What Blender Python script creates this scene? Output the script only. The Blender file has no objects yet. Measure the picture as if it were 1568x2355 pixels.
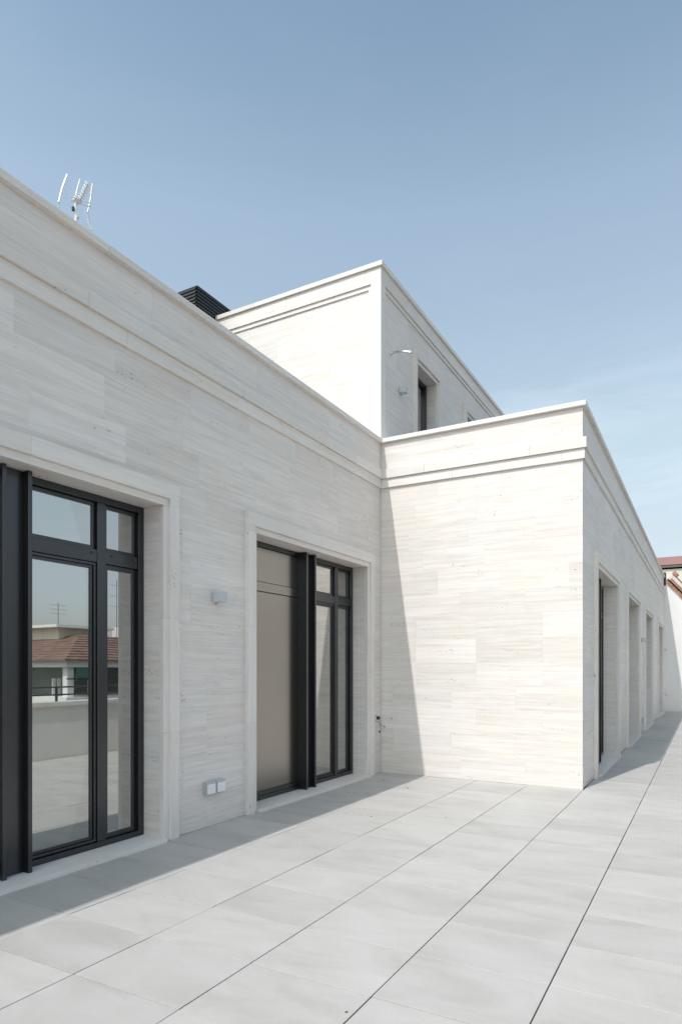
import bpy, bmesh, math, random
from mathutils import Vector, Matrix

sc = bpy.context.scene
col = sc.collection
PI = math.pi
rnd = random.Random(7)

# ------------------------------------------------------------------ camera
cam_d = bpy.data.cameras.new('camera')
cam_d.sensor_fit = 'VERTICAL'
cam_d.sensor_height = 36.0
cam_d.sensor_width = 24.0
cam_d.lens = 36.0 * 1500 / 2355
cam_d.shift_y = 362.5 / 2355
cam_d.clip_start = 0.05
cam_d.clip_end = 4000
cam = bpy.data.objects.new('camera', cam_d)
cam.location = (0, 0, 1.5)
cam.rotation_euler = (PI / 2, 0, 0.5107)
col.objects.link(cam)
sc.camera = cam

# ------------------------------------------------------------------ light
KX, KY = 0.133, 0.70                      # shadow offset per metre of height
sun_el = math.atan(1 / math.hypot(KX, KY))
sun_rot = math.atan2(-KX, -KY)
world = bpy.data.worlds.new('World')
sc.world = world
world.use_nodes = True
wn, wl = world.node_tree.nodes, world.node_tree.links
wn.clear()
wo = wn.new('ShaderNodeOutputWorld')
bg = wn.new('ShaderNodeBackground')
sky = wn.new('ShaderNodeTexSky')
sky.sky_type = 'NISHITA'
sky.sun_disc = False
sky.sun_elevation = sun_el
sky.sun_rotation = sun_rot
sky.altitude = 120
sky.air_density = 1.0
sky.dust_density = 2.6
sky.ozone_density = 1.6
hsv = wn.new('ShaderNodeHueSaturation')
hsv.inputs['Saturation'].default_value = 0.76
# very thin high cirrus, everywhere in the sky
tc = wn.new('ShaderNodeTexCoord')
mp = wn.new('ShaderNodeMapping')
mp.inputs['Scale'].default_value = (1.3, 1.3, 7.0)
mp.inputs['Rotation'].default_value = (0.12, 0.08, 0.3)
nz = wn.new('ShaderNodeTexNoise')
nz.inputs['Scale'].default_value = 1.6
nz.inputs['Detail'].default_value = 6
nz.inputs['Roughness'].default_value = 0.62
nz.inputs['Distortion'].default_value = 0.5
rp = wn.new('ShaderNodeMapRange')
rp.inputs['From Min'].default_value = 0.50
rp.inputs['From Max'].default_value = 0.85
rp.inputs['To Max'].default_value = 0.20
mixc = wn.new('ShaderNodeMix')
mixc.data_type = 'RGBA'
mixc.inputs['B'].default_value = (6.2, 6.8, 7.2, 1)
wl.new(tc.outputs['Generated'], mp.inputs['Vector'])
wl.new(mp.outputs['Vector'], nz.inputs['Vector'])
wl.new(nz.outputs['Fac'], rp.inputs['Value'])
wl.new(sky.outputs['Color'], hsv.inputs['Color'])
tintm = wn.new('ShaderNodeMix'); tintm.data_type = 'RGBA'; tintm.blend_type = 'MULTIPLY'
tintm.inputs['Factor'].default_value = 1.0
sepz = wn.new('ShaderNodeSeparateXYZ')
wl.new(tc.outputs['Generated'], sepz.inputs[0])
tintr = wn.new('ShaderNodeValToRGB')          # tint laid over the sky colour by height above the horizon, same all round
for _ in range(3):
    tintr.color_ramp.elements.new(0.5)
for _e, (_p, _c) in zip(tintr.color_ramp.elements, [(0.05, (0.80, 0.76, 0.78)), (0.175, (0.89, 0.82, 0.72)), (0.31, (1.06, 1.04, 0.86)),
                                                  (0.57, (1.06, 1.11, 1.00)), (0.74, (0.70, 0.85, 0.83))]):
    _e.position = _p; _e.color = (*_c, 1)
wl.new(sepz.outputs['Z'], tintr.inputs['Fac'])
wl.new(tintr.outputs['Color'], tintm.inputs['B'])
wl.new(hsv.outputs['Color'], tintm.inputs['A'])
wl.new(tintm.outputs['Result'], mixc.inputs['A'])
low = wn.new('ShaderNodeMapRange')            # the thin cloud lies low, in a band all round
low.inputs['From Min'].default_value = 0.46
low.inputs['From Max'].default_value = 0.34
low.inputs['To Min'].default_value = 0.12
low.inputs['To Max'].default_value = 1.0
sepl = wn.new('ShaderNodeSeparateXYZ')
wl.new(tc.outputs['Generated'], sepl.inputs[0])
wl.new(sepl.outputs['Z'], low.inputs['Value'])
cm = wn.new('ShaderNodeMath'); cm.operation = 'MULTIPLY'
wl.new(rp.outputs['Result'], cm.inputs[0]); wl.new(low.outputs['Result'], cm.inputs[1])
wl.new(cm.outputs[0], mixc.inputs['Factor'])
wl.new(mixc.outputs['Result'], bg.inputs['Color'])
bg.inputs['Strength'].default_value = 0.15
wl.new(bg.outputs['Background'], wo.inputs['Surface'])

sun_d = bpy.data.lights.new('sun', 'SUN')
sun_d.energy = 2.0
sun_d.angle = math.radians(0.53)
sun_d.color = (1.0, 0.972, 0.95)
sun = bpy.data.objects.new('sun', sun_d)
sun.rotation_euler = Vector((-KX, -KY, 1)).to_track_quat('Z', 'Y').to_euler()
sun.location = (-3, -10, 14)
col.objects.link(sun)

sc.view_settings.view_transform = 'Standard'
sc.view_settings.look = 'None'
sc.view_settings.exposure = 0.71
sc.view_settings.gamma = 1
sc.view_settings.use_curve_mapping = False
sc.cycles.max_bounces = 8
sc.cycles.diffuse_bounces = 5
sc.cycles.glossy_bounces = 5
sc.cycles.transparent_max_bounces = 12

# ------------------------------------------------------------------ materials
def mat_new(name):
    m = bpy.data.materials.new(name)
    m.use_nodes = True
    nt = m.node_tree
    b = nt.nodes['Principled BSDF']
    return m, nt, b

def N(nt, t, **kw):
    n = nt.nodes.new(t)
    for k, v in kw.items():
        n.inputs[k.replace('_', ' ')].default_value = v
    return n

def ramp(nt, stops):
    r = nt.nodes.new('ShaderNodeValToRGB')
    el = r.color_ramp.elements
    while len(el) < len(stops):
        el.new(0.5)
    for e, (p, c) in zip(el, stops):
        e.position = p
        e.color = (*c, 1)
    return r

def mixrgb(nt, a, b, f, mode='MIX'):
    m = nt.nodes.new('ShaderNodeMix')
    m.data_type = 'RGBA'
    m.blend_type = mode
    for key, v in (('A', a), ('B', b), ('Factor', f)):
        if isinstance(v, (int, float)):
            m.inputs[key].default_value = v
        elif isinstance(v, tuple):
            m.inputs[key].default_value = (*v, 1)
        else:
            nt.links.new(v, m.inputs[key])
    return m.outputs['Result']

def offset_coords(nt, scale, spread=37.0):
    """object coordinates, shifted differently for every single object"""
    t = nt.nodes.new('ShaderNodeTexCoord')
    oi = nt.nodes.new('ShaderNodeObjectInfo')
    mul = nt.nodes.new('ShaderNodeVectorMath'); mul.operation = 'MULTIPLY'
    comb = nt.nodes.new('ShaderNodeCombineXYZ')
    for k in range(3):
        nt.links.new(oi.outputs['Random'], comb.inputs[k])
    nt.links.new(comb.outputs[0], mul.inputs[0])
    mul.inputs[1].default_value = (spread, spread * 1.7, spread * 2.3)
    add = nt.nodes.new('ShaderNodeVectorMath')
    nt.links.new(t.outputs['Object'], add.inputs[0])
    nt.links.new(mul.outputs[0], add.inputs[1])
    m = nt.nodes.new('ShaderNodeMapping')
    m.inputs['Scale'].default_value = scale
    nt.links.new(add.outputs[0], m.inputs['Vector'])
    return m.outputs['Vector'], add.outputs[0], oi

def travertine(name, light, dark, vertical=False, contrast=1.0, tint=0.065):
    m, nt, b = mat_new(name)
    L = nt.links
    sc1 = (0.55, 1.0, 15.0) if not vertical else (15.0, 1.0, 0.55)
    v, raw, oi = offset_coords(nt, sc1)
    n1 = N(nt, 'ShaderNodeTexNoise', Scale=1.7, Detail=10.0, Roughness=0.66, Distortion=0.7)
    L.new(v, n1.inputs['Vector'])
    n2 = N(nt, 'ShaderNodeTexNoise', Scale=7.0, Detail=5.0, Roughness=0.7, Distortion=0.2)
    L.new(v, n2.inputs['Vector'])
    n3 = N(nt, 'ShaderNodeTexNoise', Scale=1.3, Detail=3.0, Roughness=0.5)
    L.new(raw, n3.inputs['Vector'])
    mid = tuple((a + c) / 2 for a, c in zip(light, dark))
    r1 = ramp(nt, [(0.30, dark), (0.46, mid), (0.56, light), (0.74, tuple(min(1, c * 1.05) for c in light))])
    L.new(n1.outputs['Fac'], r1.inputs['Fac'])
    r2 = ramp(nt, [(0.32, (0.86, 0.845, 0.83)), (0.52, (1, 1, 1))])
    L.new(n2.outputs['Fac'], r2.inputs['Fac'])
    n4 = N(nt, 'ShaderNodeTexNoise', Scale=1.1, Detail=3.0, Roughness=0.6)
    zm = nt.nodes.new('ShaderNodeMapping')
    zm.inputs['Scale'].default_value = (1, 1, 2.4) if not vertical else (2.4, 1, 1)
    zm.inputs['Location'].default_value = (7, 3, 1)
    L.new(raw, zm.inputs['Vector']); L.new(zm.outputs['Vector'], n4.inputs['Vector'])
    fm = N(nt, 'ShaderNodeMapRange')
    fm.inputs['From Min'].default_value = 0.38
    fm.inputs['From Max'].default_value = 0.62
    fm.inputs['To Min'].default_value = 0.15 * contrast
    fm.inputs['To Max'].default_value = 1.0 * contrast
    L.new(n4.outputs['Fac'], fm.inputs['Value'])
    c1 = mixrgb(nt, r1.outputs['Color'], r2.outputs['Color'], fm.outputs['Result'], 'MULTIPLY')
    # creamy clouds
    r3 = ramp(nt, [(0.38, (1, 1, 1)), (0.70, (1.0, 0.97, 0.92))])
    L.new(n3.outputs['Fac'], r3.inputs['Fac'])
    c2 = mixrgb(nt, c1, r3.outputs['Color'], 0.8, 'MULTIPLY')
    # every slab its own tone
    mr = N(nt, 'ShaderNodeMapRange')
    mr.inputs['To Min'].default_value = 1.0 - tint
    mr.inputs['To Max'].default_value = 1.0 + tint * 0.35
    L.new(oi.outputs['Random'], mr.inputs['Value'])
    hs = nt.nodes.new('ShaderNodeHueSaturation')
    L.new(mr.outputs['Result'], hs.inputs['Value'])
    L.new(c2, hs.inputs['Color'])
    # open pores: small dark pits that gather in the veins
    pv = nt.nodes.new('ShaderNodeMapping')
    pv.inputs['Scale'].default_value = (22, 22, 48) if not vertical else (48, 22, 22)
    L.new(raw, pv.inputs['Vector'])
    vo = N(nt, 'ShaderNodeTexVoronoi', Scale=1.0)
    L.new(pv.outputs['Vector'], vo.inputs['Vector'])
    pit = N(nt, 'ShaderNodeMapRange')
    pit.inputs['From Min'].default_value = 0.16
    pit.inputs['From Max'].default_value = 0.26
    pit.inputs['To Min'].default_value = 1.0
    pit.inputs['To Max'].default_value = 0.0
    L.new(vo.outputs['Distance'], pit.inputs['Value'])
    gate = N(nt, 'ShaderNodeTexNoise', Scale=2.6, Detail=4.0, Roughness=0.6)
    gm = nt.nodes.new('ShaderNodeMapping')
    gm.inputs['Scale'].default_value = (1, 1, 3) if not vertical else (3, 1, 1)
    L.new(raw, gm.inputs['Vector']); L.new(gm.outputs['Vector'], gate.inputs['Vector'])
    gt = N(nt, 'ShaderNodeMapRange')
    gt.inputs['From Min'].default_value = 0.61
    gt.inputs['From Max'].default_value = 0.70
    L.new(gate.outputs['Fac'], gt.inputs['Value'])
    mu = nt.nodes.new('ShaderNodeMath'); mu.operation = 'MULTIPLY'
    L.new(pit.outputs['Result'], mu.inputs[0]); L.new(gt.outputs['Result'], mu.inputs[1])
    c3 = mixrgb(nt, hs.outputs['Color'], (0.10, 0.095, 0.09), mu.outputs[0])
    L.new(c3, b.inputs['Base Color'])
    b.inputs['Roughness'].default_value = 0.55
    b.inputs['Specular IOR Level'].default_value = 0.35
    bp = N(nt, 'ShaderNodeBump', Strength=0.18, Distance=0.004)
    L.new(n2.outputs['Fac'], bp.inputs['Height'])
    bp2 = N(nt, 'ShaderNodeBump', Strength=0.9, Distance=0.006)
    bp2.invert = True
    L.new(mu.outputs[0], bp2.inputs['Height'])
    L.new(bp.outputs['Normal'], bp2.inputs['Normal'])
    L.new(bp2.outputs['Normal'], b.inputs['Normal'])
    return m

STONE_L = (0.75, 0.71, 0.682)
STONE_D = (0.645, 0.607, 0.578)
M = {}
M['stone'] = travertine('travertine', STONE_L, STONE_D)
M['stone_v'] = travertine('travertine_upright_grain', (0.747, 0.709, 0.682), (0.685, 0.655, 0.622), True, 0.6, 0.06)
M['stone_t'] = travertine('travertine_trim', (0.747, 0.709, 0.682), (0.675, 0.643, 0.607), False, 0.7, 0.06)

def porcelain():
    m, nt, b = mat_new('porcelain_paving')
    L = nt.links
    v, raw, oi = offset_coords(nt, (0.8, 1.9, 1.0))
    n1 = N(nt, 'ShaderNodeTexNoise', Scale=1.9, Detail=7.0, Roughness=0.6, Distortion=0.6)
    L.new(v, n1.inputs['Vector'])
    n2 = N(nt, 'ShaderNodeTexNoise', Scale=60.0, Detail=3.0, Roughness=0.7)
    L.new(raw, n2.inputs['Vector'])
    r1 = ramp(nt, [(0.33, (0.41, 0.388, 0.37)), (0.5, (0.455, 0.433, 0.414)), (0.68, (0.48, 0.459, 0.442))])
    L.new(n1.outputs['Fac'], r1.inputs['Fac'])
    r2 = ramp(nt, [(0.35, (0.965, 0.965, 0.965)), (0.6, (1, 1, 1))])
    L.new(n2.outputs['Fac'], r2.inputs['Fac'])
    c = mixrgb(nt, r1.outputs['Color'], r2.outputs['Color'], 1.0, 'MULTIPLY')
    mr = N(nt, 'ShaderNodeMapRange')
    mr.inputs['To Min'].default_value = 0.93
    mr.inputs['To Max'].default_value = 1.03
    L.new(oi.outputs['Random'], mr.inputs['Value'])
    hs = nt.nodes.new('ShaderNodeHueSaturation')
    L.new(mr.outputs['Result'], hs.inputs['Value']); L.new(c, hs.inputs['Color'])
    # dust smears
    n3 = N(nt, 'ShaderNodeTexNoise', Scale=0.9, Detail=8.0, Roughness=0.7, Distortion=1.2)
    tcw = nt.nodes.new('ShaderNodeNewGeometry')
    L.new(tcw.outputs['Position'], n3.inputs['Vector'])
    r3 = ramp(nt, [(0.40, (0.97, 0.968, 0.962)), (0.60, (1.01, 1.01, 1.01))])
    L.new(n3.outputs['Fac'], r3.inputs['Fac'])
    c2 = mixrgb(nt, hs.outputs['Color'], r3.outputs['Color'], 1.0, 'MULTIPLY')
    L.new(c2, b.inputs['Base Color'])
    b.inputs['Roughness'].default_value = 0.6
    b.inputs['Specular IOR Level'].default_value = 0.35
    bp = N(nt, 'ShaderNodeBump', Strength=0.05, Distance=0.003)
    L.new(n2.outputs['Fac'], bp.inputs['Height'])
    L.new(bp.outputs['Normal'], b.inputs['Normal'])
    return m
M['paving'] = porcelain()

def plain(name, colr, rough=0.6, metal=0.0, var=0.08, nscale=6.0, bump=0.0, spec=0.5, stretch=(1, 1, 1)):
    m, nt, b = mat_new(name)
    L = nt.links
    v, raw, oi = offset_coords(nt, stretch)
    n1 = N(nt, 'ShaderNodeTexNoise', Scale=nscale, Detail=6.0, Roughness=0.6)
    L.new(v, n1.inputs['Vector'])
    r = ramp(nt, [(0.3, tuple(c * (1 - var) for c in colr)), (0.7, tuple(min(1, c * (1 + var * 0.6)) for c in colr))])
    L.new(n1.outputs['Fac'], r.inputs['Fac'])
    L.new(r.outputs['Color'], b.inputs['Base Color'])
    b.inputs['Metallic'].default_value = metal
    rr = N(nt, 'ShaderNodeMapRange')
    dv = 0.06 if metal < 0.5 else 0.015
    rr.inputs['To Min'].default_value = max(0.02, rough - dv)
    rr.inputs['To Max'].default_value = min(1.0, rough + dv)
    L.new(n1.outputs['Fac'], rr.inputs['Value'])
    L.new(rr.outputs['Result'], b.inputs['Roughness'])
    b.inputs['Specular IOR Level'].default_value = spec
    if bump:
        bp = N(nt, 'ShaderNodeBump', Strength=bump, Distance=0.01)
        L.new(n1.outputs['Fac'], bp.inputs['Height'])
        L.new(bp.outputs['Normal'], b.inputs['Normal'])
    return m

M['steel'] = plain('dark_bronze_steel', (0.08, 0.083, 0.087), 0.30, 0.9, 0.06, 3.0)
M['panel'] = plain('satin_bronze_panel', (0.25, 0.242, 0.226), 0.25, 1.0, 0.03, 1.2)
M['rubber'] = plain('black_gasket', (0.015, 0.016, 0.017), 0.6, 0.0, 0.1, 9.0)
M['core'] = plain('masonry_core', (0.42, 0.41, 0.40), 0.9, 0, 0.08, 3.0)
M['plaster'] = plain('white_plaster', (0.72, 0.71, 0.70), 0.85, 0, 0.04, 1.2, 0.05)
M['parapet'] = plain('parapet_render', (0.70, 0.69, 0.675), 0.85, 0, 0.06, 1.4, 0.05)
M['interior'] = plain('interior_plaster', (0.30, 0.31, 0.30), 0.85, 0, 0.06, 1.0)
M['roofing'] = plain('roof_membrane', (0.12, 0.12, 0.12), 0.9, 0, 0.12, 2.0)
M['gap'] = plain('dark_void', (0.055, 0.055, 0.055), 0.9, 0, 0.2, 4.0)
M['lamp'] = plain('grey_lamp_paint', (0.50, 0.53, 0.55), 0.5, 0, 0.03, 8.0)
M['lens'] = plain('frosted_lens', (0.72, 0.72, 0.70), 0.3, 0, 0.02, 8.0)
M['whiteplastic'] = plain('white_plastic_lid', (0.78, 0.79, 0.80), 0.35, 0, 0.05, 14.0)
M['greyplastic'] = plain('grey_plastic_box', (0.42, 0.45, 0.47), 0.45, 0, 0.05, 14.0)
M['black'] = plain('black_plastic', (0.02, 0.02, 0.022), 0.4, 0, 0.1, 8.0)
M['wire'] = plain('grey_wire', (0.25, 0.24, 0.20), 0.5, 0, 0.1, 8.0)
M['chrome'] = plain('chrome', (0.72, 0.73, 0.75), 0.12, 1.0, 0.03, 8.0)
M['alu'] = plain('white_aluminium', (0.74, 0.75, 0.75), 0.4, 0.1, 0.03, 8.0)
M['louvre'] = plain('black_louvre', (0.035, 0.04, 0.042), 0.45, 0.3, 0.1, 8.0)
M['louvre_in'] = plain('louvre_inside', (0.30, 0.29, 0.27), 0.7, 0, 0.1, 3.0)
M['cream'] = plain('stained_cream_render', (0.70, 0.67, 0.58), 0.9, 0, 0.12, 1.0, 0.04, 0.3, (2.5, 2.5, 0.35))
M['fascia'] = plain('oxblood_metal_fascia', (0.36, 0.20, 0.195), 0.5, 0.2, 0.06, 2.0)
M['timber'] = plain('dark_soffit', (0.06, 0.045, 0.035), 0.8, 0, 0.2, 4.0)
M['gutter'] = plain('grey_gutter', (0.36, 0.35, 0.32), 0.5, 0.2, 0.1, 4.0)
M['clay'] = plain('terracotta_clay', (0.38, 0.20, 0.14), 0.85, 0, 0.45, 7.0)
M['clay_roof'] = plain('terracotta_roof', (0.24, 0.15, 0.12), 0.85, 0, 0.35, 2.5)
M['mortar'] = plain('pale_mortar', (0.58, 0.56, 0.52), 0.95, 0, 0.18, 12.0, 0.3)
M['rail'] = plain('dark_green_rail', (0.05, 0.065, 0.06), 0.4, 0.3, 0.1, 5.0)
M['awning'] = plain('teal_awning', (0.09, 0.20, 0.16), 0.8, 0, 0.1, 3.0)
M['housewall'] = plain('pale_house_wall', (0.55, 0.53, 0.48), 0.85, 0, 0.08, 1.0)
M['housegrey'] = plain('shaded_house_wall', (0.20, 0.23, 0.22), 0.85, 0, 0.15, 1.0)  # darker copy of the house wall, loggia shade put into the colour
M['leaf'] = plain('dry_leaf', (0.10, 0.07, 0.045), 0.9, 0, 0.4, 30.0)
M['ground'] = plain('city_ground', (0.24, 0.235, 0.21), 0.95, 0, 0.35, 0.03)

def glass_mat():
    m = bpy.data.materials.new('coated_window_glass')
    m.use_nodes = True
    nt = m.node_tree
    nt.nodes.clear()
    out = nt.nodes.new('ShaderNodeOutputMaterial')
    lw = nt.nodes.new('ShaderNodeFresnel'); lw.inputs['IOR'].default_value = 1.55
    mr = N(nt, 'ShaderNodeMapRange')
    mr.inputs['To Min'].default_value = 0.54
    mr.inputs['To Max'].default_value = 1.0
    nt.links.new(lw.outputs[0], mr.inputs['Value'])
    gl = nt.nodes.new('ShaderNodeBsdfGlossy')
    gl.inputs['Color'].default_value = (0.90, 0.90, 0.88, 1)
    gl.inputs['Roughness'].default_value = 0.004
    tr = nt.nodes.new('ShaderNodeBsdfTransparent')
    tr.inputs['Color'].default_value = (0.50, 0.62, 0.58, 1)
    nzz = N(nt, 'ShaderNodeTexNoise', Scale=0.9, Detail=1.0)
    t = nt.nodes.new('ShaderNodeTexCoord')
    nt.links.new(t.outputs['Object'], nzz.inputs['Vector'])
    bp = N(nt, 'ShaderNodeBump', Strength=0.012, Distance=0.01)
    nt.links.new(nzz.outputs['Fac'], bp.inputs['Height'])
    nt.links.new(bp.outputs['Normal'], gl.inputs['Normal'])
    mx = nt.nodes.new('ShaderNodeMixShader')
    nt.links.new(mr.outputs['Result'], mx.inputs['Fac'])
    nt.links.new(tr.outputs[0], mx.inputs[1])
    nt.links.new(gl.outputs[0], mx.inputs[2])
    nt.links.new(mx.outputs[0], out.inputs['Surface'])
    return m
M['glass'] = glass_mat()

# ------------------------------------------------------------------ helpers
def tag(o, label=None, cat=None, group=None, kind=None):
    for k, v in (('label', label), ('category', cat), ('group', group), ('kind', kind)):
        if v:
            o[k] = v
    return o

def empty(name, loc=(0, 0, 0), rz=0.0, parent=None):
    o = bpy.data.objects.new(name, None)
    o.empty_display_size = 0.2
    o.location = loc
    o.rotation_euler = (0, 0, rz)
    o.parent = parent
    col.objects.link(o)
    return o

FACES = ((0, 1, 3, 2), (4, 6, 7, 5), (0, 4, 5, 1), (2, 3, 7, 6), (0, 2, 6, 4), (1, 5, 7, 3))

class MB:
    """collects simple solids and links them as ONE mesh object"""
    def __init__(self):
        self.v, self.f = [], []
    def box(self, x0, x1, y0, y1, z0, z1):
        b = len(self.v)
        for x in (min(x0, x1), max(x0, x1)):
            for y in (min(y0, y1), max(y0, y1)):
                for z in (min(z0, z1), max(z0, z1)):
                    self.v.append((x, y, z))
        self.f += [tuple(b + i for i in f) for f in FACES]
        return self
    def hexa(self, pts):
        """8 points ordered like box: x0y0z0,x0y0z1,x0y1z0,x0y1z1,x1..."""
        b = len(self.v)
        self.v += [tuple(p) for p in pts]
        self.f += [tuple(b + i for i in f) for f in FACES]
        return self
    def tube(self, pts, r, n=8):
        pts = [Vector(p) for p in pts]
        b = len(self.v)
        for i, p in enumerate(pts):
            d = (pts[min(i + 1, len(pts) - 1)] - pts[max(i - 1, 0)]).normalized()
            up = Vector((0, 0, 1)) if abs(d.z) < 0.9 else Vector((1, 0, 0))
            a = d.cross(up).normalized(); c = d.cross(a).normalized()
            for k in range(n):
                t = 2 * PI * k / n
                self.v.append(tuple(p + (a * math.cos(t) + c * math.sin(t)) * r))
        for i in range(len(pts) - 1):
            for k in range(n):
                k2 = (k + 1) % n
                self.f.append((b + i * n + k, b + i * n + k2, b + (i + 1) * n + k2, b + (i + 1) * n + k))
        self.f.append(tuple(b + k for k in range(n))[::-1])
        e = b + (len(pts) - 1) * n
        self.f.append(tuple(e + k for k in range(n)))
        return self
    def mesh(self, name, mat, bevel=0.0):
        me = bpy.data.meshes.new(name)
        me.from_pydata(self.v, [], self.f)
        bm = bmesh.new(); bm.from_mesh(me)
        if bevel:
            bmesh.ops.bevel(bm, geom=list(bm.edges), offset=bevel, segments=1, affect='EDGES', clamp_overlap=True)
        bmesh.ops.recalc_face_normals(bm, faces=bm.faces)
        bm.to_mesh(me); bm.free()
        me.materials.append(mat)
        return me
    def build(self, name, mat, parent=None, loc=(0, 0, 0), rz=0.0, bevel=0.0):
        o = bpy.data.objects.new(name, self.mesh(name, mat, bevel))
        o.location = loc
        o.rotation_euler = (0, 0, rz)
        o.parent = parent
        col.objects.link(o)
        return o

_cache = {}
def piece(name, key, make, mat, parent, loc, rz=0.0, bevel=0.0):
    """object whose mesh is shared with every alike piece"""
    if key not in _cache:
        _cache[key] = make().mesh(name, mat, bevel)
    o = bpy.data.objects.new(name, _cache[key])
    o.location = loc
    o.rotation_euler = (0, 0, rz)
    o.parent = parent
    col.objects.link(o)
    return o

# walls are written in their own frame: s along the wall, d outward, z up
# frame object sits at the wall's origin; local x = s, local y = -d
def wb(mb, s0, s1, d0, d1, z0, z1):
    return mb.box(s0, s1, -d1, -d0, z0, z1)

GAP = 0.0006
COURSE = 0.3175
SLAB = 0.88
def slab_layout(L, z0, z1, holes, rs, s_from=0.0, top_anchor=None):
    """returns (s0, s1, za, zb) pieces of running-bond cladding around rectangular holes"""
    out = []
    top = z1 if top_anchor is None else top_anchor
    levels = []
    z = top
    while z > z0 + 0.12:
        levels.append(z)
        z -= COURSE
    levels.append(z0)
    levels = levels[::-1]
    for i in range(len(levels) - 1):
        za, zb = levels[i], levels[i + 1]
        off = rs.choice((0.0, 0.44, 0.20, 0.66, 0.33, 0.55))
        cuts = [s_from]
        s = s_from - SLAB + off
        while s < L:
            if s > s_from + 0.12 and s < L - 0.12:
                cuts.append(s)
            s += SLAB
        cuts.append(L)
        for a, b in zip(cuts, cuts[1:]):
            rects = [(a, b, za, zb)]
            for (h0, h1, g0, g1) in holes:
                nxt = []
                for (p, q, r, t) in rects:
                    if q <= h0 + 1e-4 or p >= h1 - 1e-4 or t <= g0 + 1e-4 or r >= g1 - 1e-4:
                        nxt.append((p, q, r, t)); continue
                    if t > g1 + 0.01:                       # part above the opening
                        nxt.append((p, q, g1, t))
                        r2, t2 = r, g1
                    else:
                        r2, t2 = r, t
                    if p < h0 - 0.01:
                        nxt.append((p, h0, r2, t2))
                    if q > h1 + 0.01:
                        nxt.append((h1, q, r2, t2))
                rects = nxt
            out += [r for r in rects if r[1] - r[0] > 0.02 and r[3] - r[2] > 0.02]
    return out

def clad(wall, rects, thick=0.03, stuff_from=None, mat='stone'):
    far = MB()
    n = 0
    for (s0, s1, za, zb) in rects:
        L_, H_ = round(s1 - s0 - GAP, 4), round(zb - za - GAP, 4)
        if stuff_from is not None and s0 > stuff_from:
            wb(far, s0 + GAP / 2, s1 - GAP / 2, -thick, 0.0, za + GAP / 2, zb - GAP / 2); n += 1
            continue
        prj = rnd.uniform(-0.0006, 0.0006)
        piece('stone_slab', ('slab', L_, H_, mat, thick),
              lambda: wb(MB(), -L_ / 2, L_ / 2, -thick, 0, -H_ / 2, H_ / 2),
              M[mat], wall, ((s0 + s1) / 2, -prj, (za + zb) / 2))
    if n:
        tag(far.build('far_cladding', M[mat], wall), kind='stuff')

def core(wall, L, z0, z1, holes, s_from=0.0, d0=-0.031, d1=-0.33):
    """masonry behind the cladding, open where the doors are"""
    mb = MB()
    e = 0.030                                  # room for the reveal slabs
    holes = [(h[0] - e, h[1] + e, h[2], h[3] + e) for h in holes]
    ss = sorted({s_from, L, *[h[0] for h in holes], *[h[1] for h in holes]})
    ss = [s for s in ss if s_from <= s <= L]
    for a, b in zip(ss, ss[1:]):
        mid = (a + b) / 2
        hs = [h for h in holes if h[0] < mid < h[1]]
        if hs:
            h = hs[0]
            if h[2] > z0 + .01:
                wb(mb, a, b, d1, d0, z0, h[2])
            wb(mb, a, b, d1, d0, h[3], z1)
        else:
            wb(mb, a, b, d1, d0, z0, z1)
    return mb.build('wall_core', M['core'], wall)

def run_pieces(name, wall, s0, s1, step, maker, mat, key, bevel=0.0015, phase=0.0):
    """a moulding laid in separate stones butted end to end"""
    cuts = [s0]
    s = s0 + phase if phase > 0.1 else s0 + step
    while s < s1 - 0.15:
        cuts.append(s); s += step
    cuts.append(s1)
    for a, b in zip(cuts, cuts[1:]):
        L_ = round(b - a - 0.0015, 4)
        piece(name, (key, L_), lambda: maker(MB(), L_), mat, wall, ((a + b) / 2, 0, 0), bevel=bevel)

def cornice(wall, s0, s1, zt, zm, zb, p1, p2, s1b=None, s0b=None, phase=0.7):
    run_pieces('cornice_stone', wall, s0, s1, 1.45,
               lambda mb, L: wb(mb, -L / 2, L / 2, -0.03, p1, zm, zt), M['stone_t'], ('cu', zt, p1), phase=phase)
    run_pieces('cornice_stone', wall, s0 if s0b is None else s0b, s1 if s1b is None else s1b, 1.45,
               lambda mb, L: wb(mb, -L / 2, L / 2, -0.03, p2, zb, zm - 0.001), M['stone_t'], ('cl', zb, p2), phase=phase + 0.4)

def coping(wall, s0, s1, z0, z1, over, back, phase=0.5):
    run_pieces('coping_stone', wall, s0, s1, 1.30,
               lambda mb, L: wb(mb, -L / 2, L / 2, -back, over, z0, z1), M['stone_t'], ('cp', z0, over, back), bevel=0.003, phase=phase)

# ------------------------------------------------------------------ doors and openings
SILL = 0.03
REV = 0.215          # depth of the reveal
TW, TH = 0.17, 0.195  # width of jamb trim, height of lintel trim
IB = 0.062           # inner band of the trim

def on_wall(name, wall, s_, y_, z_):
    """an empty that is a part of the building, set at a place given in the wall's own frame"""
    q = wall.location + Matrix.Rotation(wall.rotation_euler.z, 3, 'Z') @ Vector((s_, y_, z_))
    return empty(name, q, wall.rotation_euler.z, wall.parent)

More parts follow.
